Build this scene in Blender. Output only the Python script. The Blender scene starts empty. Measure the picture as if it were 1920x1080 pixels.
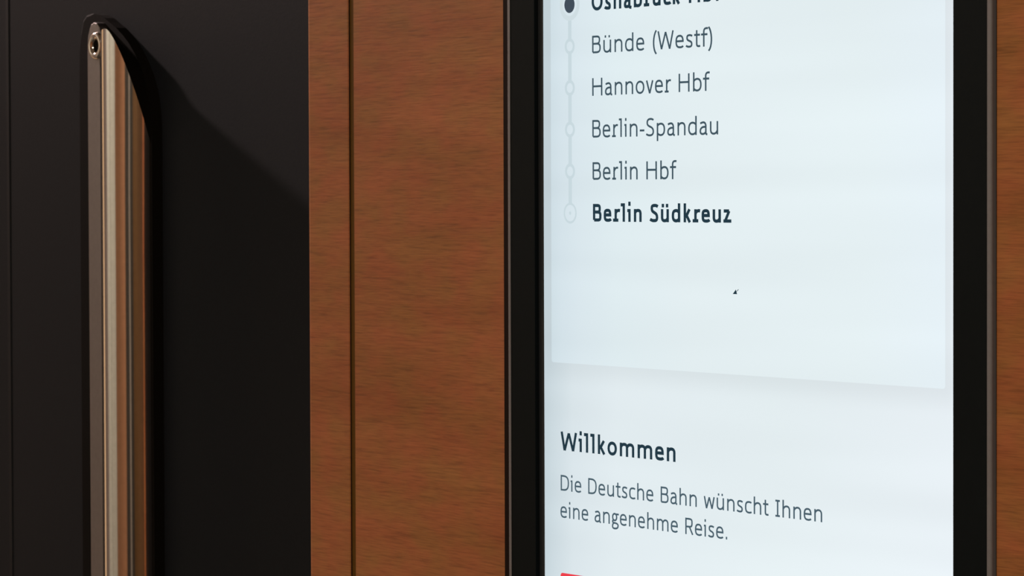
import bpy, bmesh, math
from mathutils import Matrix, Vector, Euler

# ------------------------------------------------------------------ camera, light, exposure
S = bpy.context.scene
COL = S.collection
R = math.radians
cam_d = bpy.data.cameras.new('camera')
cam = bpy.data.objects.new('camera', cam_d); COL.objects.link(cam)
cam_d.sensor_width = 36.0
cam_d.lens = 5766.736 * 36.0 / 1920.0
cam_d.shift_y = -37.634 / 1920.0
cam_d.clip_start = 0.02
cam.matrix_world = (Matrix.Translation((1.03640, -0.78414, 1.53175))
                    @ Matrix.Rotation(R(52.88881), 4, 'Z')
                    @ Matrix.Rotation(R(90 - 1.39961), 4, 'X')
                    @ Matrix.Rotation(R(-0.18996), 4, 'Z'))
cam_d.dof.use_dof = True
cam_d.dof.focus_distance = 1.18
cam_d.dof.aperture_fstop = 62.0
S.camera = cam

S.view_settings.view_transform = 'Standard'
S.view_settings.look = 'None'
S.view_settings.exposure = 0.0
S.view_settings.gamma = 1.0
S.view_settings.use_curve_mapping = False

W = bpy.data.worlds.new('world'); S.world = W
W.use_nodes = True
W.node_tree.nodes['Background'].inputs[0].default_value = (0.9, 0.75, 0.6, 1)
W.node_tree.nodes['Background'].inputs[1].default_value = 0.02


def area_light(name, loc, target, sx, sy, power, color):
    l = bpy.data.lights.new(name, 'AREA'); l.shape = 'RECTANGLE'
    l.size = sx; l.size_y = sy; l.energy = power; l.color = color
    o = bpy.data.objects.new(name, l); COL.objects.link(o)
    o.location = loc
    o.rotation_euler = (Vector(target) - Vector(loc)).to_track_quat('-Z', 'Y').to_euler()
    return o


def spot_light(name, loc, target, angle, power, color, radius):
    l = bpy.data.lights.new(name, 'SPOT'); l.spot_size = R(angle); l.spot_blend = 0.6
    l.energy = power; l.color = color; l.shadow_soft_size = radius
    o = bpy.data.objects.new(name, l); COL.objects.link(o)
    o.location = loc
    o.rotation_euler = (Vector(target) - Vector(loc)).to_track_quat('-Z', 'Y').to_euler()
    return o


WARM = (1.0, 0.86, 0.70)
area_light('ceiling_lamp_light', (0.75, -1.0, 2.21), (0.75, -1.0, 0), 0.9, 0.24, 20.0, WARM)
spot_light('corner_lamp_light', (-1.45, -0.145, 2.25), (-0.25, 0.0, 1.58), 46, 110.0, (1.0, 0.78, 0.74), 0.03)
area_light('added_fill_light', (-1.0, -1.15, 2.22), (-1.55, -1.55, 1.55), 0.4, 0.25, 6.0, (1.0, 0.90, 0.78))  # added unseen light, brightens the pale panels mirrored in the handle

# ------------------------------------------------------------------ helpers


def lin(c):
    def f(v):
        v /= 255.0
        return v / 12.92 if v <= 0.04045 else ((v + 0.055) / 1.055) ** 2.4
    return (f(c[0]), f(c[1]), f(c[2]), 1.0)


def new_mat(name):
    m = bpy.data.materials.new(name); m.use_nodes = True
    return m, m.node_tree.nodes, m.node_tree.links, m.node_tree.nodes['Principled BSDF']


def plain(name, col, rough=0.5, metal=0.0, spec=0.5, bump=0.0, bscale=400.0):
    m, N, L, b = new_mat(name)
    b.inputs['Roughness'].default_value = rough
    b.inputs['Metallic'].default_value = metal
    b.inputs['Specular IOR Level'].default_value = spec
    tc = N.new('ShaderNodeTexCoord'); nz = N.new('ShaderNodeTexNoise')
    nz.inputs['Scale'].default_value = bscale; nz.inputs['Detail'].default_value = 3
    L.new(tc.outputs['Object'], nz.inputs['Vector'])
    rp = N.new('ShaderNodeValToRGB')
    rp.color_ramp.elements[0].color = tuple(v * 0.9 for v in col[:3]) + (1,)
    rp.color_ramp.elements[1].color = tuple(min(1, v * 1.1) for v in col[:3]) + (1,)
    L.new(nz.outputs['Fac'], rp.inputs['Fac']); L.new(rp.outputs['Color'], b.inputs['Base Color'])
    if bump:
        bp = N.new('ShaderNodeBump'); bp.inputs['Strength'].default_value = bump
        bp.inputs['Distance'].default_value = 0.0004
        L.new(nz.outputs['Fac'], bp.inputs['Height']); L.new(bp.outputs['Normal'], b.inputs['Normal'])
    return m


def emis(name, col, strength=1.0):
    """flat colour shown by the screen"""
    m = bpy.data.materials.new(name); m.use_nodes = True
    N = m.node_tree.nodes; L = m.node_tree.links; N.clear()
    e = N.new('ShaderNodeEmission'); o = N.new('ShaderNodeOutputMaterial')
    e.inputs[0].default_value = lin(col); e.inputs[1].default_value = strength
    L.new(e.outputs[0], o.inputs[0])
    return m


def wood(name, base, dark, light, seed=0.0):
    m, N, L, b = new_mat(name)
    b.inputs['Roughness'].default_value = 0.42
    b.inputs['Specular IOR Level'].default_value = 0.18
    tc = N.new('ShaderNodeTexCoord')

    def nz(sx, sz, detail, off, dist=0.0):
        mp = N.new('ShaderNodeMapping'); mp.inputs['Scale'].default_value = (sx, sx, sz)
        mp.inputs['Location'].default_value = (off + seed, off, off)
        t = N.new('ShaderNodeTexNoise'); t.inputs['Scale'].default_value = 1.0
        t.inputs['Detail'].default_value = detail; t.inputs['Distortion'].default_value = dist
        L.new(tc.outputs['Object'], mp.inputs['Vector']); L.new(mp.outputs[0], t.inputs['Vector'])
        return t.outputs['Fac']

    def ramp(fac, stops):
        r = N.new('ShaderNodeValToRGB')
        while len(r.color_ramp.elements) > 1:
            r.color_ramp.elements.remove(r.color_ramp.elements[-1])
        r.color_ramp.elements[0].position = stops[0][0]; r.color_ramp.elements[0].color = stops[0][1]
        for p, c in stops[1:]:
            e = r.color_ramp.elements.new(p); e.color = c
        L.new(fac, r.inputs['Fac']); return r.outputs['Color']

    def mix(kind, fac, a, c):
        x = N.new('ShaderNodeMix'); x.data_type = 'RGBA'; x.blend_type = kind
        if isinstance(fac, float):
            x.inputs[0].default_value = fac
        else:
            L.new(fac, x.inputs[0])
        L.new(a, x.inputs[6])
        if isinstance(c, tuple):
            x.inputs[7].default_value = c
        else:
            L.new(c, x.inputs[7])
        return x.outputs[2]
    g = lambda v: (v, v, v, 1)
    broad = ramp(nz(7, 40, 3, 3.1, 0.4), [(0.3, dark), (0.5, base), (0.7, light)])
    streak = ramp(nz(52, 900, 4, 7.7, 0.2), [(0.30, g(0.62)), (0.42, g(0.92)), (0.55, g(1.0)), (0.75, g(1.12))])
    fine = ramp(nz(120, 2100, 3, 1.3), [(0.3, g(0.80)), (0.5, g(1.0)), (0.7, g(1.1))])
    tint = ramp(nz(45, 70, 2, 5.9), [(0.35, (1.06, 0.93, 0.96, 1)), (0.65, (0.95, 1.05, 0.9, 1))])
    c = mix('MULTIPLY', 0.58, broad, streak)
    c = mix('MULTIPLY', 1.0, c, fine)
    c = mix('MULTIPLY', 1.0, c, tint)
    L.new(c, b.inputs['Base Color'])
    bp = N.new('ShaderNodeBump'); bp.inputs['Strength'].default_value = 0.25
    bp.inputs['Distance'].default_value = 0.0002
    L.new(nz(52, 900, 4, 7.7, 0.2), bp.inputs['Height']); L.new(bp.outputs['Normal'], b.inputs['Normal'])
    return m


def obj(name, bm, mat, parent=None, smooth=False, loc=None):
    me = bpy.data.meshes.new(name)
    bmesh.ops.recalc_face_normals(bm, faces=bm.faces)
    bm.to_mesh(me); bm.free()
    if smooth:
        for p in me.polygons:
            p.use_smooth = True
    me.materials.append(mat)
    o = bpy.data.objects.new(name, me); COL.objects.link(o)
    if parent is not None:
        o.parent = parent
    if loc:
        o.location = loc
    return o


def tag(o, label, cat, group=None, kind=None):
    o['label'] = label; o['category'] = cat
    if group: o['group'] = group
    if kind: o['kind'] = kind
    return o


def struct(o, label, cat):
    o['kind'] = 'structure'; o['label'] = label; o['category'] = cat
    return o


def empty(name, loc):
    o = bpy.data.objects.new(name, None); COL.objects.link(o); o.location = loc
    return o


def box(bm, x0, x1, y0, y1, z0, z1, bev=0.0):
    vs = [bm.verts.new((x, y, z)) for x in (x0, x1) for y in (y0, y1) for z in (z0, z1)]
    f = []
    for a, b, c, d in ((0, 1, 3, 2), (4, 6, 7, 5), (0, 4, 5, 1), (2, 3, 7, 6), (0, 2, 6, 4), (1, 5, 7, 3)):
        f.append(bm.faces.new((vs[a], vs[b], vs[c], vs[d])))
    if bev:
        es = set(e for q in f for e in q.edges)
        bmesh.ops.bevel(bm, geom=list(es), offset=bev, segments=3, affect='EDGES', profile=0.5)
    return bm


def boxes(*args):
    bm = bmesh.new()
    for a in args:
        box(bm, *a)
    return bm


def prism_xz(pts, y0, y1, bev=0.0, seg=3):
    """outline in x-z pulled from y0 (front) to y1 (back)"""
    bm = bmesh.new()
    fr = [bm.verts.new((x, y0, z)) for x, z in pts]
    bk = [bm.verts.new((x, y1, z)) for x, z in pts]
    ff = bm.faces.new(fr); bm.faces.new(bk[::-1])
    n = len(pts)
    for i in range(n):
        bm.faces.new((fr[i], bk[i], bk[(i + 1) % n], fr[(i + 1) % n]))
    if bev:
        bmesh.ops.bevel(bm, geom=list(ff.edges), offset=bev, segments=seg, affect='EDGES', profile=0.5)
    return bm


def prism_xy(pts, z0, z1):
    """outline in x-y pulled upward"""
    bm = bmesh.new()
    lo = [bm.verts.new((x, y, z0)) for x, y in pts]
    hi = [bm.verts.new((x, y, z1)) for x, y in pts]
    bm.faces.new(lo[::-1]); bm.faces.new(hi)
    n = len(pts)
    for i in range(n):
        bm.faces.new((lo[i], lo[(i + 1) % n], hi[(i + 1) % n], hi[i]))
    return bm


def ring(x0, x1, z0, z1, prof, closed=True):
    """a mitred frame: prof is a list of (inset, y)"""
    bm = bmesh.new(); rows = []
    for d, y in prof:
        rows.append([bm.verts.new(p) for p in ((x0 + d, y, z0 + d), (x1 - d, y, z0 + d), (x1 - d, y, z1 - d), (x0 + d, y, z1 - d))])
    n = len(rows)
    for i in range(n if closed else n - 1):
        a = rows[i]; b = rows[(i + 1) % n]
        for k in range(4):
            bm.faces.new((a[k], a[(k + 1) % 4], b[(k + 1) % 4], b[k]))
    return bm


def disc(bm, cx, cz, r, y, n=48):
    bm.faces.new([bm.verts.new((cx + r * math.cos(2 * math.pi * i / n), y, cz + r * math.sin(2 * math.pi * i / n))) for i in range(n)])


def annulus(bm, cx, cz, r0, r1, y, n=48):
    a = []; b = []
    for i in range(n):
        t = 2 * math.pi * i / n
        a.append(bm.verts.new((cx + r0 * math.cos(t), y, cz + r0 * math.sin(t))))
        b.append(bm.verts.new((cx + r1 * math.cos(t), y, cz + r1 * math.sin(t))))
    for i in range(n):
        j = (i + 1) % n
        bm.faces.new((a[i], a[j], b[j], b[i]))


def round_rect(x0, x1, z0, z1, r, n=6):
    pts = []
    for cx, cz, a0 in ((x1 - r, z1 - r, 0), (x0 + r, z1 - r, 90), (x0 + r, z0 + r, 180), (x1 - r, z0 + r, 270)):
        for i in range(n + 1):
            t = R(a0 + 90 * i / n)
            pts.append((cx + r * math.cos(t), cz + r * math.sin(t)))
    return pts


def flat(pts, y):
    bm = bmesh.new()
    bm.faces.new([bm.verts.new((x, y, z)) for x, z in pts])
    return bm


# ------------------------------------------------------------------ materials
M = {}
M['wood'] = wood('wood_veneer', (0.288, 0.103, 0.035, 1), (0.254, 0.087, 0.028, 1), (0.316, 0.117, 0.041, 1))
M['wood_far'] = wood('wood_veneer_far', (0.44, 0.225, 0.135, 1), (0.40, 0.20, 0.115, 1), (0.47, 0.25, 0.155, 1), 4.0)
M['wood_dark'] = wood('wood_veneer_dark', (0.12, 0.062, 0.026, 1), (0.10, 0.052, 0.02, 1), (0.13, 0.068, 0.029, 1), 9.0)
M['groove'] = plain('groove_brown', (0.085, 0.040, 0.006), 0.8, spec=0.04)
M['black_gap'] = plain('gasket_shade_black', (0.010, 0.005, 0.0025), 0.8, spec=0.05)
M['door'] = plain('dark_door_laminate', (0.0108, 0.0122, 0.0146), 0.55, spec=0.045, bump=0.1, bscale=900)
M['door_edge'] = plain('dark_door_seal', (0.014, 0.0145, 0.0155), 0.6, spec=0.06)
M['steel'] = plain('polished_steel', (0.78, 0.75, 0.71), 0.13, metal=1.0)
M['brushed'] = plain('brushed_steel', (0.30, 0.275, 0.27), 0.34, metal=1.0)
M['black_plastic'] = plain('black_plastic', (0.0045, 0.0038, 0.003), 0.7, spec=0.03)
M['screw'] = plain('screw_steel', (0.72, 0.66, 0.60), 0.16, metal=1.0)
M['rim'] = plain('rim_grey', (0.13, 0.122, 0.124), 0.45, spec=0.4)
M['bezel'] = plain('bezel_black', (0.004, 0.0055, 0.006), 0.3, spec=0.05)
M['inner'] = plain('inner_black', (0.012, 0.014, 0.016), 0.5)
M['offwhite'] = plain('offwhite_panel', (0.80, 0.78, 0.71), 0.6)
M['cream'] = plain('cream_panel', (0.85, 0.70, 0.52), 0.6)
M['taupe'] = plain('taupe_panel', (0.42, 0.34, 0.32), 0.6)
M['grey'] = plain('grey_panel', (0.45, 0.40, 0.36), 0.6)
M['dark'] = plain('dark_panel', (0.03, 0.025, 0.02), 0.7)
M['floor'] = plain('floor_vinyl', (0.09, 0.085, 0.08), 0.55, bscale=90)
M['ceiling'] = plain('ceiling_white', (0.6, 0.57, 0.52), 0.7)
M['strip'] = emis('added_strip_glow', (255, 205, 158), 0.72)
M['lamp'] = emis('lamp_glow', (255, 236, 210), 3.0)

# screen colours
M['ink'] = emis('ink_regular', (66, 86, 97))
M['ink_light'] = emis('ink_light', (74, 95, 107))
M['ink_bold'] = emis('ink_bold', (36, 58, 70))
M['ink_dot'] = emis('ink_dot', (66, 78, 90))
M['track'] = emis('track_grey', (201, 217, 223))
M['track_ring'] = emis('track_ring', (208, 222, 227))
M['white_dot'] = emis('white_dot', (226, 239, 244))
M['red'] = emis('banner_red', (238, 66, 78))


def screen_mat(name, cr, card):
    """what the display shows: near-white page, viewing-angle dulling painted in on its left side, faint card shadow on the page"""
    m = bpy.data.materials.new(name); m.use_nodes = True
    N = m.node_tree.nodes; L = m.node_tree.links; N.clear()
    out = N.new('ShaderNodeOutputMaterial'); e = N.new('ShaderNodeEmission')
    L.new(e.outputs[0], out.inputs[0])
    tc = N.new('ShaderNodeTexCoord'); sp = N.new('ShaderNodeSeparateXYZ')
    L.new(tc.outputs['Object'], sp.inputs[0])
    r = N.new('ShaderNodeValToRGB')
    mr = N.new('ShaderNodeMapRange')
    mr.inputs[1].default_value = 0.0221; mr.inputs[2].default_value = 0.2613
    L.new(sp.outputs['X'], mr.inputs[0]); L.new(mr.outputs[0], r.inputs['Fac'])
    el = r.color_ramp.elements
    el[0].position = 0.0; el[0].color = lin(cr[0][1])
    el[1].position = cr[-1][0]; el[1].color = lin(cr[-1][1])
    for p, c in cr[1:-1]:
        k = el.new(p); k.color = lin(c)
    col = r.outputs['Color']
    nz = N.new('ShaderNodeTexNoise'); mp = N.new('ShaderNodeMapping')
    mp.inputs['Scale'].default_value = (3, 1, 42)
    nz.inputs['Scale'].default_value = 1; nz.inputs['Detail'].default_value = 1
    L.new(tc.outputs['Object'], mp.inputs[0]); L.new(mp.outputs[0], nz.inputs['Vector'])
    r2 = N.new('ShaderNodeMapRange'); r2.inputs[1].default_value = 0.3; r2.inputs[2].default_value = 0.7
    r2.inputs[3].default_value = 0.965; r2.inputs[4].default_value = 1.035
    L.new(nz.outputs['Fac'], r2.inputs[0])
    st = r2.outputs[0]

    def math_(op, a, b=None):
        n = N.new('ShaderNodeMath'); n.operation = op
        for i, v in enumerate((a, b)):
            if v is None: continue
            if isinstance(v, float): n.inputs[i].default_value = v
            else: L.new(v, n.inputs[i])
        return n.outputs[0]
    if not card:
        cx, hx, cz, hz = 0.14165, 0.11435, 0.09, 0.1287
        dx = math_('SUBTRACT', math_('ABSOLUTE', math_('SUBTRACT', sp.outputs['X'], cx)), hx)
        dz = math_('SUBTRACT', math_('ABSOLUTE', math_('SUBTRACT', sp.outputs['Z'], cz)), hz)
        px = math_('MAXIMUM', dx, 0.0); pz = math_('MAXIMUM', dz, 0.0)
        d = math_('SQRT', math_('ADD', math_('MULTIPLY', px, px), math_('MULTIPLY', pz, pz)))
        k = N.new('ShaderNodeMapRange'); k.interpolation_type = 'SMOOTHSTEP'
        k.inputs[1].default_value = -0.001; k.inputs[2].default_value = 0.011
        k.inputs[3].default_value = 0.905; k.inputs[4].default_value = 1.0
        L.new(d, k.inputs[0])
        st = math_('MULTIPLY', st, k.outputs[0])
    L.new(col, e.inputs[0]); L.new(st, e.inputs[1])
    return m


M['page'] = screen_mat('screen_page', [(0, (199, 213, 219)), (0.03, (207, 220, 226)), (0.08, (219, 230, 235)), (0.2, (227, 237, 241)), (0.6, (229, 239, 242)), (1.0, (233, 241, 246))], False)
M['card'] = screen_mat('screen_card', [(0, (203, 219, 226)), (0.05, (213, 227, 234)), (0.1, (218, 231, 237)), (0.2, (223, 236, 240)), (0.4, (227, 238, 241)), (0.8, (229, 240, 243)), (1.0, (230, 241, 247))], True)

# ------------------------------------------------------------------ the room
Z0, Z1 = -0.0, 2.30
XL, XR, YB = -1.60, 1.60, -1.90
Zc = 1.50                                        # the middle of the photograph on the wall

o = obj('floor', boxes((XL, XR, YB, 0.06, -0.06, 0.0)), M['floor'])
struct(o, 'dark grey vinyl floor of the carriage vestibule', 'floor')
o = obj('ceiling', boxes((XL, XR, YB, 0.06, Z1, Z1 + 0.06)), M['ceiling'])
struct(o, 'pale ceiling panel over the carriage vestibule', 'ceiling')

# wall carrying the display
DX0, DX1, DZ0, DZ1 = -0.0057, 0.2811, Zc - 0.245, Zc + 0.285       # the opening round the display
wf = obj('wall_front', boxes((-0.1250, XR, 0.012, 0.060, 0.0, DZ0), (-0.1250, XR, 0.012, 0.060, DZ1, Z1),
                             (-0.1250, DX0, 0.012, 0.060, DZ0, DZ1), (DX1, XR, 0.012, 0.060, DZ0, DZ1)), M['groove'])
struct(wf, 'reddish brown wood veneer wall around the display screen', 'wall')
# narrow board left of the groove, rounded left edge
xl = -0.1574; rr = 0.003
pts = [(-0.1228, 0.012), (-0.1228, 0.0004), (-0.1232, 0.0)]
for i in range(7):
    t = R(90 * i / 6)
    pts.append((xl + rr - rr * math.sin(t), rr - rr * math.cos(t)))
pts += [(xl, 0.060), (-0.1250, 0.060), (-0.1250, 0.012)]
obj('wood_strip', prism_xy(pts, 0.0, Z1), M['wood'], wf, smooth=False)
obj('joint_shade', boxes((-0.1227, -0.1217, 0.0004, 0.012, 0.0, Z1)), M['black_gap'], wf)  # black strip painted in for the shade inside the open joint
obj('joint_strip', boxes((-0.1216, -0.1184, 0.0003, 0.012, 0.0, Z1)), M['groove'], wf)
bm = boxes((-0.1183, DX0, 0.0, 0.012, DZ0, DZ1), (-0.1183, XR, 0.0, 0.012, 0.0, DZ0),
           (-0.1183, XR, 0.0, 0.012, DZ1, Z1), (DX1, XR, 0.0, 0.012, DZ0, DZ1))
bmesh.ops.remove_doubles(bm, verts=bm.verts, dist=1e-5)
obj('wood_panel', bm, M['wood'], wf)

# dark door leaf left of the wood
DY = 0.015
d1 = obj('door_1', boxes((XL, -0.1574, DY, 0.055, 0.0, Z1)), M['door'])
struct(d1, 'black satin door leaf left of the wood wall', 'door')
obj('edge_strip', boxes((-0.4792, -0.4762, DY - 0.0003, DY, 0.02, Z1 - 0.02)), M['door_edge'], d1)

# left end of the vestibule
wl = obj('wall_left', boxes((XL - 0.05, XL, YB, 0.055, 0.0, Z1)), M['dark'])
struct(wl, 'end wall of the vestibule with cream, taupe and pale panels', 'wall')
obj('cream_panel', boxes((XL, XL + 0.012, -0.35, -0.01, 0.0, Z1)), M['cream'], wl)
obj('taupe_panel', boxes((XL, XL + 0.012, -0.96, -0.36, 0.0, Z1)), M['taupe'], wl)
obj('pale_panel', boxes((XL, XL + 0.012, YB + 0.02, -0.97, 0.0, Z1)), M['offwhite'], wl)
# wall behind the camera
wb = obj('wall_back', boxes((XL, XR, YB - 0.05, YB, 0.0, Z1)), M['dark'])
struct(wb, 'wall opposite the display with pale, wood and grey panels', 'wall')
obj('pale_panel', boxes((XL + 0.02, -0.70, YB, YB + 0.012, 0.0, Z1)), M['offwhite'], wb)
obj('wood_panel', boxes((-0.69, 0.62, YB, YB + 0.012, 0.0, Z1)), M['wood_far'], wb)
obj('grey_panel', boxes((1.25, XR - 0.02, YB, YB + 0.012, 0.0, Z1)), M['grey'], wb)
wr = obj('wall_right', boxes((XR, XR + 0.05, YB, 0.055, 0.0, Z1)), M['dark'])
obj('wood_panel', boxes((XR - 0.012, XR, -1.38, -0.01, 0.0, Z1)), M['wood_dark'], wr)
struct(wr, 'dark end wall of the vestibule to the right', 'wall')

# lamps of the room, after an unseen glow strip added for the handle's reflection
ls = tag(obj('added_glow_strip', boxes((XL + 0.013, XL + 0.025, -0.33, -0.04, 0.10, Z1 - 0.05)), M['strip']), 'added upright glowing strip, unseen, reflected as a warm stripe in the handle', 'added glow')
cl = tag(obj('ceiling_light', boxes((0.29, 1.21, -1.13, -0.87, 2.255, 2.30)), M['ceiling']), 'long flush ceiling light over the vestibule', 'ceiling light')
obj('diffuser', boxes((0.31, 1.19, -1.11, -0.89, 2.235, 2.255)), M['lamp'], cl)
bm = bmesh.new()
bmesh.ops.create_cone(bm, cap_ends=False, segments=32, radius1=0.055, radius2=0.055, depth=0.03,
                      matrix=Matrix.Translation((-1.45, -0.145, 2.285)))
tag(obj('corner_downlight', bm, M['brushed']), 'small round downlight ring in the ceiling corner', 'ceiling light')

# ------------------------------------------------------------------ grab handle
HX, HY, HR = -0.3309, 0.009, 0.0165
HB, HT = 0.75, Zc + 0.1155                        # bottom and top of the bar
gh = empty('grab_handle', (HX, DY, HB))
tag(gh, 'long vertical polished steel grab handle on the black door', 'handle')
inv = Matrix.Translation((-HX, -DY, -HB))


def hobj(name, bm, mat, parent=gh, smooth=False):
    bm.transform(inv)
    return obj(name, bm, mat, parent, smooth)


# black backing plate with a lopsided rounded top
top = [(-386.9, 1595), (-386.5, 1606), (-385.6, 1616), (-383.2, 1622.5), (-379.5, 1625.2), (-375.0, 1625.8), (-370.5, 1625.5), (-366.0, 1624.6),
       (-360.5, 1622.8), (-355.3, 1620.3), (-348.5, 1617.2), (-341.7, 1613.2), (-335.6, 1608.9), (-330.0, 1603.6), (-325.0, 1598.2),
       (-320.6, 1592.0), (-317.4, 1586.4), (-315.2, 1580.5), (-313.6, 1573), (-312.9, 1564)]
pts = [(x / 1000, z / 1000) for x, z in top]
pts += [(x, 2 * ((HB + HT) / 2) - z) for x, z in pts[::-1]]
hobj('backing_plate', prism_xz(pts, HY, DY, 0.0012, 2), M['black_plastic'])

# steel flange with rounded top
fl = [(-369.2, 1604), (-369.1, 1609), (-368.4, 1614), (-367.3, 1617.4), (-365.4, 1619.6), (-362.6, 1620.6), (-359.8, 1620.0), (-357.8, 1618.0),
      (-356.8, 1615.0), (-356.5, 1610)]
pts = [(x / 1000, z / 1000) for x, z in fl]
pts += [(x, 2 * ((HB + HT) / 2) - z) for x, z in pts[::-1]]
hobj('mounting_flange', prism_xz(pts, 0.004, HY, 0.0006, 2), M['brushed'])


# half-round bar, ends rounded off in front view
def bar_mesh():
    bm = bmesh.new()
    n = 64; rows = []
    for i in range(n + 1):
        a = -90 + 180 * i / n
        u = math.sin(R(a)); c = math.cos(R(a))
        x = HX + HR * u; y = HY - HR * c
        rz = 0.058 if u > 0 else 0.012
        drop = rz * (1 - math.sqrt(max(0.0, 1 - min(1.0, abs(u)) ** 1.85)))
        z1 = HT - drop; z0 = HB + drop
        rows.append((bm.verts.new((x, y, z0)), bm.verts.new((x, y, z0 + 0.06)), bm.verts.new((x, y, z1 - 0.06)), bm.verts.new((x, y, z1))))
    for i in range(n):
        p, q = rows[i], rows[i + 1]
        for k in range(3):
            bm.faces.new((p[k], q[k], q[k + 1], p[k + 1]))
    # caps: pulled straight back to the plate
    caps = []
    for k in (0, 3):
        cap = bmesh.new(); caps.append(cap)
        front = [cap.verts.new(r[k].co) for r in rows]
        sg = -1 if k else 1
        back = [cap.verts.new((r[k].co.x, HY, r[k].co.z + sg * 0.85 * (HY - r[k].co.y))) for r in rows]
        for i in range(n):
            if (front[i].co - back[i].co).length < 1e-6 and (front[i + 1].co - back[i + 1].co).length < 1e-6:
                continue
            cap.faces.new((front[i], front[i + 1], back[i + 1], back[i]))
    bmesh.ops.remove_doubles(bm, verts=bm.verts, dist=1e-6)
    for cap in caps:
        bmesh.ops.remove_doubles(cap, verts=cap.verts, dist=1e-6)
    return bm, caps


bar_bm, cap_bm = bar_mesh()
hobj('grip_bar', bar_bm, M['steel'], smooth=True)
for cap in cap_bm:
    hobj('end_cap', cap, M['black_plastic'])

# countersunk screw at the top of the flange
SX, SZ, SY = -0.3596, Zc + 0.1082, 0.004


def lathe(prof, cx, cz, n=40):
    bm = bmesh.new(); rows = []
    for r, y in prof:
        rows.append([bm.verts.new((cx + r * math.cos(2 * math.pi * i / n), y, cz + r * math.sin(2 * math.pi * i / n))) for i in range(n)])
    for a, c in zip(rows, rows[1:]):
        for i in range(n):
            j = (i + 1) % n
            bm.faces.new((a[i], a[j], c[j], c[i]))
    return bm


sc = hobj('screw', lathe([(0.0072, SY + 0.0004), (0.0070, SY - 0.0008), (0.0063, SY - 0.0016), (0.0054, SY - 0.0019), (0.0044, SY - 0.0016), (0.0034, SY - 0.0008), (0.0030, SY - 0.0002)], SX, SZ), M['screw'], smooth=True)
bm = lathe([(0.0031, SY - 0.0004), (0.0027, SY - 0.00015), (0.0001, SY - 0.0001)], SX, SZ, 24)
hobj('socket', bm, M['black_plastic'], sc)

# ------------------------------------------------------------------ passenger information display
FX0, FX1, FZ0, FZ1 = -0.0004, 0.2803, Zc - 0.232, Zc + 0.272
dp = empty('information_display', ((FX0 + FX1) / 2, 0.010, FZ0))
tag(dp, 'upright glowing information screen in a black frame set into the wood wall', 'display screen')
dinv = Matrix.Translation((-(FX0 + FX1) / 2, -0.010, -FZ0))


def dobj(name, bm, mat, parent=dp, smooth=False, label=None):
    bm.transform(dinv)
    o = obj(name, bm, mat, parent, smooth)
    if label: o['label'] = label
    return o


dobj('housing', boxes((FX0 + 0.001, FX1 - 0.001, 0.004, 0.040, FZ0 + 0.001, FZ1 - 0.001)), M['black_gap'])
dobj('gasket', boxes((DX0, FX0 - 0.0001, 0.0, 0.012, DZ0, DZ1)), M['black_gap'])
dobj('gasket', boxes((FX1 + 0.0001, DX1, 0.0004, 0.012, DZ0, DZ1)), M['black_gap'])
dobj('rim', ring(FX0, FX1, FZ0, FZ1, [(0.0, 0.0039), (0.0, -0.0014), (0.0002, -0.0018), (0.0006, -0.0020), (0.0020, -0.0020), (0.0020, 0.0039)]), M['rim'],
     label='thin grey outer rim')
dobj('bezel', ring(FX0, FX1, FZ0, FZ1, [(0.0020, 0.0039), (0.0020, -0.0019), (0.0186, -0.0019), (0.0187, -0.0018), (0.0187, 0.0002), (0.0187, 0.0039)]), M['bezel'],
     label='glossy black bezel')
AX0, AX1, AZ0, AZ1 = 0.0221, 0.2613, Zc - 0.205, Zc + 0.245
dobj('inner_border', ring(FX0 + 0.0187, FX1 - 0.0187 + 0.003, FZ0 + 0.0187, FZ1 - 0.0187, [(0.0, 0.0002), (AX0 - FX0 - 0.0187, 0.0002), (AX0 - FX0 - 0.0187, 0.0010), (0.0, 0.0010)]), M['inner'])

# the lit panel: its own origin so that the page is laid out in metres from the wall's zero
scr = bpy.data.objects.new('screen', None)
bm = boxes((AX0, AX1, 0.0, 0.0035, AZ0 - Zc, AZ1 - Zc))
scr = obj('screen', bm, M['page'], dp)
scr.location = (-(FX0 + FX1) / 2, -0.010, Zc - FZ0)
scr['label'] = 'glowing near-white screen showing a route list and a welcome'


def sobj(name, bm, mat, label=None):
    o = obj(name, bm, mat, scr)
    if label: o['label'] = label
    return o


YC, YT = -0.00015, -0.00030
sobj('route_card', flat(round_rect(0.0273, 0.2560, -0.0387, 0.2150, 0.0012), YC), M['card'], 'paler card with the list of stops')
mk_x = 0.0403
zs = [0.1090, 0.0919, 0.0748, 0.0577, 0.0405, 0.0233]
# route line between the markers
bm = bmesh.new()
rad = [0.0046, 0.0029, 0.0029, 0.0029, 0.0029, 0.0038]
for i in range(5):
    a = zs[i] - rad[i]; c = zs[i + 1] + rad[i + 1]
    w = 0.00112
    bm.faces.new([bm.verts.new(p) for p in ((mk_x - w, YT, c), (mk_x + w, YT, c), (mk_x + w, YT, a), (mk_x - w, YT, a))])
sobj('route_line', bm, M['track'], 'pale grey line joining the stop markers')
bm = bmesh.new(); annulus(bm, mk_x, zs[0], 0.0046, 0.0066, YT - 0.00005)
mk = sobj('stop_marker', bm, M['track_ring'], 'pale ring of the current stop')
bm = bmesh.new(); disc(bm, mk_x, zs[0], 0.0034, YT - 0.0001)
sobj('stop_dot', bm, M['ink_dot'], 'dark dot inside the topmost marker')
for i in range(1, 5):
    bm = bmesh.new(); annulus(bm, mk_x, zs[i], 0.0020, 0.0033, YT - 0.00005)
    sobj('stop_marker', bm, M['track'], None)
bm = bmesh.new(); annulus(bm, mk_x, zs[5], 0.0034, 0.0043, YT - 0.00005)
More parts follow.
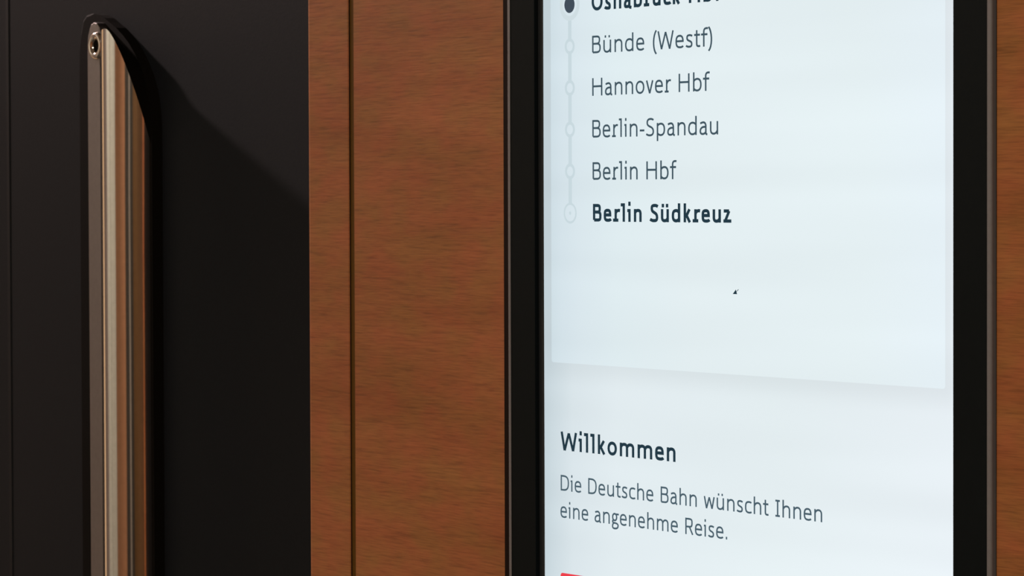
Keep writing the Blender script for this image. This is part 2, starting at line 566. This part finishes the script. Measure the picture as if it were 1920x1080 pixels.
disc(bm, mk_x, zs[5], 0.0007, YT - 0.00005)
sobj('stop_marker', bm, M['track'], 'larger ring with a tiny point at the last stop')

# ------------------------------------------------------------------ lettering (own drawn strokes)
XH, CH, AH, DH = 72.0, 100.0, 104.0, -28.0


def path(s):
    """tiny path reader: M, L, C, Z with absolute numbers -> list of (points, closed)"""
    t = s.replace(',', ' ').split(); out = []; cur = None; i = 0; cmd = None
    while i < len(t):
        if t[i] in 'MLCZ':
            cmd = t[i]; i += 1
            if cmd == 'Z':
                out[-1][1] = True
                continue
        if cmd == 'M':
            out.append([[(float(t[i]), float(t[i + 1]))], False]); i += 2
        elif cmd == 'L':
            out[-1][0].append((float(t[i]), float(t[i + 1]))); i += 2
        elif cmd == 'C':
            p0 = out[-1][0][-1]
            p = [(float(t[i + 2 * k]), float(t[i + 2 * k + 1])) for k in range(3)]; i += 6
            for k in range(1, 10):
                u = k / 9; v = 1 - u
                out[-1][0].append(tuple(v ** 3 * p0[q] + 3 * v * v * u * p[0][q] + 3 * v * u * u * p[1][q] + u ** 3 * p[2][q] for q in (0, 1)))
    return out


def oval(x0, x1, y0, y1, k=0.60):
    cx, cy = (x0 + x1) / 2, (y0 + y1) / 2; rx, ry = (x1 - x0) / 2, (y1 - y0) / 2
    return (f'M {x1} {cy} C {x1} {cy + k * ry} {cx + k * rx} {y1} {cx} {y1} C {cx - k * rx} {y1} {x0} {cy + k * ry} {x0} {cy} '
            f'C {x0} {cy - k * ry} {cx - k * rx} {y0} {cx} {y0} C {cx + k * rx} {y0} {x1} {cy - k * ry} {x1} {cy} Z ')


def dot(x, y, r):
    return f'M {x - r} {y} L {x + r} {y} '


def glyph(ch, a, b):
    """-> (path text, ink width, left bearing, right bearing); a, b half the stroke across and up"""
    X, C, A, D = XH, CH, AH, DH
    ST, RD, DG = 9.0, 5.0, 1.5
    if ch == ' ':
        return '', 36.0, 0, 0
    if ch in 'nhm':
        tp = A if ch == 'h' else X

        def arch(l, w):
            return (f'M {l} {X - 24} C {l + 4} {X - 11} {l + w * .3} {X - b + 1} {l + w * .56} {X - b + 1} '
                    f'C {l + w * .86} {X - b + 1} {l + w} {X - 14} {l + w} {X - 27} L {l + w} 0 ')
        if ch == 'm':
            wd = 88.0; q = (wd - 2 * a) / 2
            return f'M {a} 0 L {a} {tp} ' + arch(a, q) + arch(a + q, q), wd, ST, ST - 1
        wd = 54.0
        return f'M {a} 0 L {a} {tp} ' + arch(a, wd - 2 * a), wd, ST, ST - 1
    if ch in 'uü':
        wd = 54.0; l = a; r = wd - a; w = r - l
        s = (f'M {r} {X} L {r} 0 M {l} {X} L {l} 27 C {l} 14 {l + w * .14} {b - 1} {l + w * .44} {b - 1} '
             f'C {l + w * .7} {b - 1} {r - 4} 11 {r} 24 ')
        if ch == 'ü':
            s += f'M {wd * .28} {CH - 10 - b} L {wd * .28} {CH - 10 + b + 2} M {wd * .74} {CH - 10 - b} L {wd * .74} {CH - 10 + b + 2} '
        return s, wd, ST - 1, ST
    if ch in 'dbp':
        wd = 57.0
        st = wd - a if ch == 'd' else a
        x0, x1 = (a, wd - a) if ch == 'd' else (a, wd - a)
        y0, y1 = (D, X) if ch == 'p' else (0, A)
        cy = X / 2; cx = (x0 + x1) / 2; k = .6; ry = X / 2 - b + 1
        # bowl, open against the stem
        if ch == 'd':
            bowl = (f'M {x1} {cy + ry * .62} C {x1 - 6} {cy + ry * .9} {cx + 9} {cy + ry} {cx + 1} {cy + ry} C {cx - 15} {cy + ry} {x0} {cy + ry * .6} {x0} {cy - 1} '
                    f'C {x0} {cy - ry * .62} {cx - 14} {cy - ry} {cx} {cy - ry} C {cx + 9} {cy - ry} {x1 - 5} {cy - ry * .88} {x1} {cy - ry * .58} ')
            return f'M {st} {y0} L {st} {y1} ' + bowl, wd, RD, ST
        bowl = (f'M {x0} {cy + ry * .58} C {x0 + 5} {cy + ry * .88} {cx - 9} {cy + ry} {cx} {cy + ry} C {cx + 15} {cy + ry} {x1} {cy + ry * .6} {x1} {cy} '
                f'C {x1} {cy - ry * .62} {cx + 14} {cy - ry} {cx - 1} {cy - ry} C {cx - 9} {cy - ry} {x0 + 6} {cy - ry * .9} {x0} {cy - ry * .62} ')
        return f'M {st} {y0} L {st} {y1} ' + bowl, wd, ST, RD
    if ch == 'o':
        return oval(a, 60 - a, b - 1, X - b + 1), 60.0, RD, RD
    if ch == 'e':
        wd = 54.0; r = wd - a
        return (f'M {a + 1} {38} L {r} {38} C {r} {60} {wd * .72} {X - b + 1} {wd * .52} {X - b + 1} C {wd * .2} {X - b + 1} {a} {56} {a} {35} '
                f'C {a} {13} {wd * .24} {b - 1} {wd * .58} {b - 1} C {wd * .74} {b - 1} {wd * .84} {b + 2} {wd - 5} {b + 6} '), wd, RD, RD
    if ch == 'c':
        wd = 47.0
        return (f'M {wd - 2} {X - b - 4} C {wd * .86} {X - b} {wd * .74} {X - b + 1} {wd * .62} {X - b + 1} C {wd * .22} {X - b + 1} {a} {57} {a} {35} '
                f'C {a} {14} {wd * .26} {b - 1} {wd * .62} {b - 1} C {wd * .76} {b - 1} {wd * .88} {b} {wd - 1} {b + 4} '), wd, RD, 3.0
    if ch == 'a':
        wd = 50.0; r = wd - a - 3
        return (f'M 6 {X - b - 5} C 13 {X - b - 1} 19 {X - b + 1} 26 {X - b + 1} C {r - 5} {X - b + 1} {r} {X - 15} {r} {X - 25} L {r} 15 C {r} 6 {r + 1} 3 {wd} 2 '
                f'M {r} 43 L {r - 8} 43 C 18 43 {a} 36 {a} 20 C {a} 8 13 {b - 1} 21 {b - 1} C 30 {b - 1} {r - 2} 9 {r} 18 '), wd, RD, 6.0
    if ch == 's':
        wd = 44.0; r = wd - a - 1
        return (f'M {wd - 4} {X - b - 4} C {wd - 12} {X - b} {wd * .64} {X - b + 1} {wd * .54} {X - b + 1} C {wd * .2} {X - b + 1} {a + 2} {X - 11} {a + 2} {X - 20} '
                f'C {a + 2} {X - 40} {r} {X - 32} {r} 20 C {r} 8 {wd * .74} {b - 1} {wd * .46} {b - 1} C {wd * .3} {b - 1} {wd * .16} {b + 1} 2 {b + 6} '), wd, RD, RD
    if ch == 'r':
        sx = 6 + a
        return (f'M {sx} 0 L {sx} {X} M 0 {b} L {12 + 2 * a} {b} M {sx} {X - 26} C {sx + 4} {X - 12} {sx + 11} {X - b + 1} {sx + 20} {X - b + 1} L {sx + 27} {X - b} '), sx + 27.0, 5.0, 2.0
    if ch == 'l':
        return f'M {8 + a} 0 L {8 + a} {A - b} L 0 {A - b} ', 8 + 2 * a, 4.0, ST
    if ch == 'i':
        return f'M {3 + a} 0 L {3 + a} {X - b} L 0 {X - b} M {3 + a} {X + 17} L {3 + a} {X + 17 + 2 * a + 3} ', 3 + 2 * a, 6.0, ST
    if ch == 'k':
        return f'M {a} 0 L {a} {A} M {a} 33 L {a + 8} 34 L {48 - a} {X} M {a + 11} 36 L {50 - a} 0 ', 51.0, ST, DG
    if ch == 't':
        return f'M {9 + a} {X + 20} L {9 + a} 20 C {9 + a} 6 {14 + a} {b - 1} {24 + a} {b - 1} L {30 + a} {b + 1} M 0 {X - b} L {29 + a} {X - b} ', 30 + a, 2.0, 3.0
    if ch == 'f':
        return f'M {10 + a} 0 L {10 + a} {A - 26} C {10 + a} {A - 9} {16 + a} {A - b + 1} {28 + a} {A - b + 1} L {35 + a} {A - b} M 0 {X - b} L {32 + a} {X - b} ', 35 + a, 2.0, 0.0
    if ch == 'v':
        return f'M {a} {X} L 26 0 M 26 0 L {52 - a} {X} ', 52.0, DG, DG
    if ch == 'w':
        return f'M {a} {X} L 21 0 M 21 0 L 40 {X - 4} M 40 {X - 4} L 59 0 M 59 0 L {80 - a} {X} ', 80.0, DG, DG
    if ch == 'z':
        return f'M 3 {X - b} L {44 - a} {X - b} M {44 - a} {X - b} L {a + 1} {b} M 1 {b} L 46 {b} ', 47.0, 4.0, 4.0
    if ch == 'g':
        wd = 54.0
        return (oval(a + 1, 44 - a, 26, X - b + 1) + f'M 33 {X - b - 1} L {wd} {X - b - 1} M 14 29 C 4 22 5 13 16 11 C 30 9 48 10 48 -6 C 48 -20 36 {D + b - 2} 24 {D + b - 2} '
                f'C 10 {D + b - 2} {a} -20 {a} -11 C {a} -1 10 6 18 10 '), wd, RD, 1.5
    if ch == '.':
        return f'M {a + 1} 0 L {a + 1} {2 * a + 3} ', 2 * a + 2, 7.0, 7.0
    if ch == '-':
        return f'M 0 33 L 30 33 ', 30.0, 5.0, 5.0
    if ch == '(':
        return f'M 26 {A + 2} C 4 {A - 30} 4 0 26 {-24} ', 27.0, 6.0, 3.0
    if ch == ')':
        return f'M 1 {A + 2} C 23 {A - 30} 23 0 1 {-24} ', 27.0, 3.0, 6.0
    if ch == 'H':
        return f'M {a} 0 L {a} {C} M {72 - a} 0 L {72 - a} {C} M {a} 53 L {72 - a} 53 ', 72.0, ST, ST
    if ch == 'B':
        w = 60.0
        return (f'M {a} {b} L {a} {C - b} L 30 {C - b} C {w - 6 - a} {C - b} {w - 4 - a} {C - 13} {w - 4 - a} {C - 24} C {w - 4 - a} {C - 38} {w - 14} 54 30 54 L {a} 54 '
                f'M 30 54 C {w - 8} 54 {w - a} 42 {w - a} 29 C {w - a} 12 {w - 14} {b} 31 {b} L {a} {b} '), w, ST, RD
    if ch == 'D':
        w = 68.0
        return (f'M {a} {b} L {a} {C - b} L 24 {C - b} C 54 {C - b} {w - a} 78 {w - a} 51 C {w - a} 22 54 {b} 24 {b} L {a} {b} Z '), w, ST, RD
    if ch == 'R':
        w = 62.0
        return (f'M {a} 0 L {a} {C - b} L 28 {C - b} C 48 {C - b} {w - 6 - a} {C - 12} {w - 6 - a} {C - 27} C {w - 6 - a} 56 48 47 30 47 L {a} 47 '
                f'M 31 47 L {w - a - 1} 0 '), w, ST, DG
    if ch == 'O':
        return oval(a, 76 - a, b - 1, C - b + 1), 76.0, 6.0, 6.0
    if ch == 'S':
        w = 54.0; r = w - a
        return (f'M {w - 5} {C - b - 5} C {w - 12} {C - b - 1} {w * .7} {C - b + 1} {w * .58} {C - b + 1} C {w * .2} {C - b + 1} {a + 2} {C - 16} {a + 2} {C - 27} '
                f'C {a + 2} 48 {r} 58 {r} 27 C {r} 10 {w * .72} {b - 1} {w * .44} {b - 1} C {w * .3} {b - 1} {w * .16} {b + 2} 2 {b + 7} '), w, 5.0, 5.0
    if ch == 'W':
        return f'M {a} {C} L 27 0 M 27 0 L 52 {C - 6} M 52 {C - 6} L 77 0 M 77 0 L {104 - a} {C} ', 104.0, DG, DG
    if ch == 'I':
        return f'M 15 0 L 15 {C} M 0 {b} L 30 {b} M 0 {C - b} L 30 {C - b} ', 30.0, 6.0, 6.0
    raise KeyError(ch)


def ribbon(bm, pts, closed, a, b, fx, fz, y):
    """one brush stroke: a wide, b high (half sizes)"""
    q = [pts[0]]
    for p in pts[1:]:
        if math.hypot(p[0] - q[-1][0], p[1] - q[-1][1]) > 1e-4:
            q.append(p)
    if closed and math.hypot(q[0][0] - q[-1][0], q[0][1] - q[-1][1]) < 1e-4:
        q.pop()
    n = len(q); L_, R_ = [], []
    seg = []
    for i in range(n if closed else n - 1):
        p, r = q[i], q[(i + 1) % n]
        d = math.hypot(r[0] - p[0], r[1] - p[1])
        seg.append(((r[0] - p[0]) / d, (r[1] - p[1]) / d))
    for i in range(n):
        if closed:
            t0, t1 = seg[i - 1], seg[i]
        else:
            t0 = seg[max(0, i - 1)]; t1 = seg[min(n - 2, i)]
        n0 = (-t0[1], t0[0]); n1 = (-t1[1], t1[0])
        mx, mz = n0[0] + n1[0], n0[1] + n1[1]
        l = math.hypot(mx, mz) or 1.0
        mx, mz = mx / l, mz / l
        k = 1.0 / max(0.45, mx * n1[0] + mz * n1[1])
        ox, oz = mx * a * k, mz * b * k
        L_.append(bm.verts.new((fx(q[i][0] + ox), y, fz(q[i][1] + oz))))
        R_.append(bm.verts.new((fx(q[i][0] - ox), y, fz(q[i][1] - oz))))
    for i in range(n if closed else n - 1):
        j = (i + 1) % n
        try:
            bm.faces.new((L_[i], L_[j], R_[j], R_[i]))
        except ValueError:
            pass


def lettering(name, text, x0, x1, base, cap, stroke, mat, label):
    """a line of text between x0 and x1 (ink), on the base line, capital height cap"""
    a, b = stroke / 2, stroke / 2 * 0.86
    pen = 0.0; items = []; first = True; end = 0
    for ch in text:
        s, w, l, r = glyph(ch, a, b)
        if stroke > 17: l, r = l * 0.72, r * 0.72
        pen += 0 if first else l
        first = False
        items.append((s, pen)); end = pen + w
        pen += w + r
    kx = (x1 - x0) / end; kz = cap / 100.0
    bm = bmesh.new(); n = 0
    for s, ox in items:
        for pts, cl in path(s):
            # the strokes keep their weight when the line is narrowed
            ribbon(bm, pts, cl, a * kz / kx, b, lambda u: x0 + (ox + u) * kx, lambda v: base + v * kz, YT - 0.00005 - 1e-6 * n)
            n += 1
    for f in bm.faces:
        if f.normal.y > 0: f.normal_flip()
    print('LETTER', text, round(kx / kz, 3))
    return sobj(name, bm, mat, label)


mm = 0.001
lettering('stop_name', 'Osnabrück Hbf', 54.5 * mm, 135.4 * mm, 105.8 * mm, 7.2 * mm, 21, M['ink_bold'], 'bold stop name cut off by the top of the view')
lettering('stop_name', 'Bünde (Westf)', 54.9 * mm, 130.3 * mm, 88.4 * mm, 7.2 * mm, 13, M['ink'], 'second stop name from the top, with brackets')
lettering('stop_name', 'Hannover Hbf', 54.9 * mm, 128.3 * mm, 71.15 * mm, 7.2 * mm, 13, M['ink'], 'stop name above the hyphenated one')
lettering('stop_name', 'Berlin-Spandau', 54.9 * mm, 133.4 * mm, 54.1 * mm, 7.2 * mm, 13, M['ink'], 'hyphenated stop name')
lettering('stop_name', 'Berlin Hbf', 55.0 * mm, 108.2 * mm, 36.9 * mm, 7.2 * mm, 13.3, M['ink'], 'short stop name above the bold last stop')
lettering('stop_name', 'Berlin Südkreuz', 55.0 * mm, 141.0 * mm, 19.9 * mm, 7.2 * mm, 21, M['ink_bold'], 'bold dark name of the last stop')
lettering('greeting_heading', 'Willkommen', 33.1 * mm, 107.6 * mm, -74.9 * mm, 7.7 * mm, 19.5, M['ink_bold'], 'bold one-word heading of the greeting')
lettering('greeting_line', 'Die Deutsche Bahn wünscht Ihnen', 33.3 * mm, 192.2 * mm, -91.7 * mm, 6.5 * mm, 13, M['ink_light'], 'first line of the greeting text')
lettering('greeting_line', 'eine angenehme Reise.', 33.1 * mm, 138.4 * mm, -102.9 * mm, 6.5 * mm, 13, M['ink_light'], 'second line of the greeting text')

sobj('red_banner', flat(round_rect(0.0329, 0.150, -0.150, -0.1259, 0.0014), YC), M['red'], 'red banner cut off by the bottom of the view')
bm = flat([(0.14155, -0.0076), (0.1441, -0.0076), (0.1434, -0.0058)], YT)
bm.faces.new([bm.verts.new(p) for p in ((0.1436, YT, -0.0066), (0.1439, YT, -0.0066), (0.1451, YT, -0.0058), (0.1447, YT, -0.0057))])
sobj('dark_speck', bm, M['ink_bold'], 'tiny dark wedge-shaped speck below the stop list')
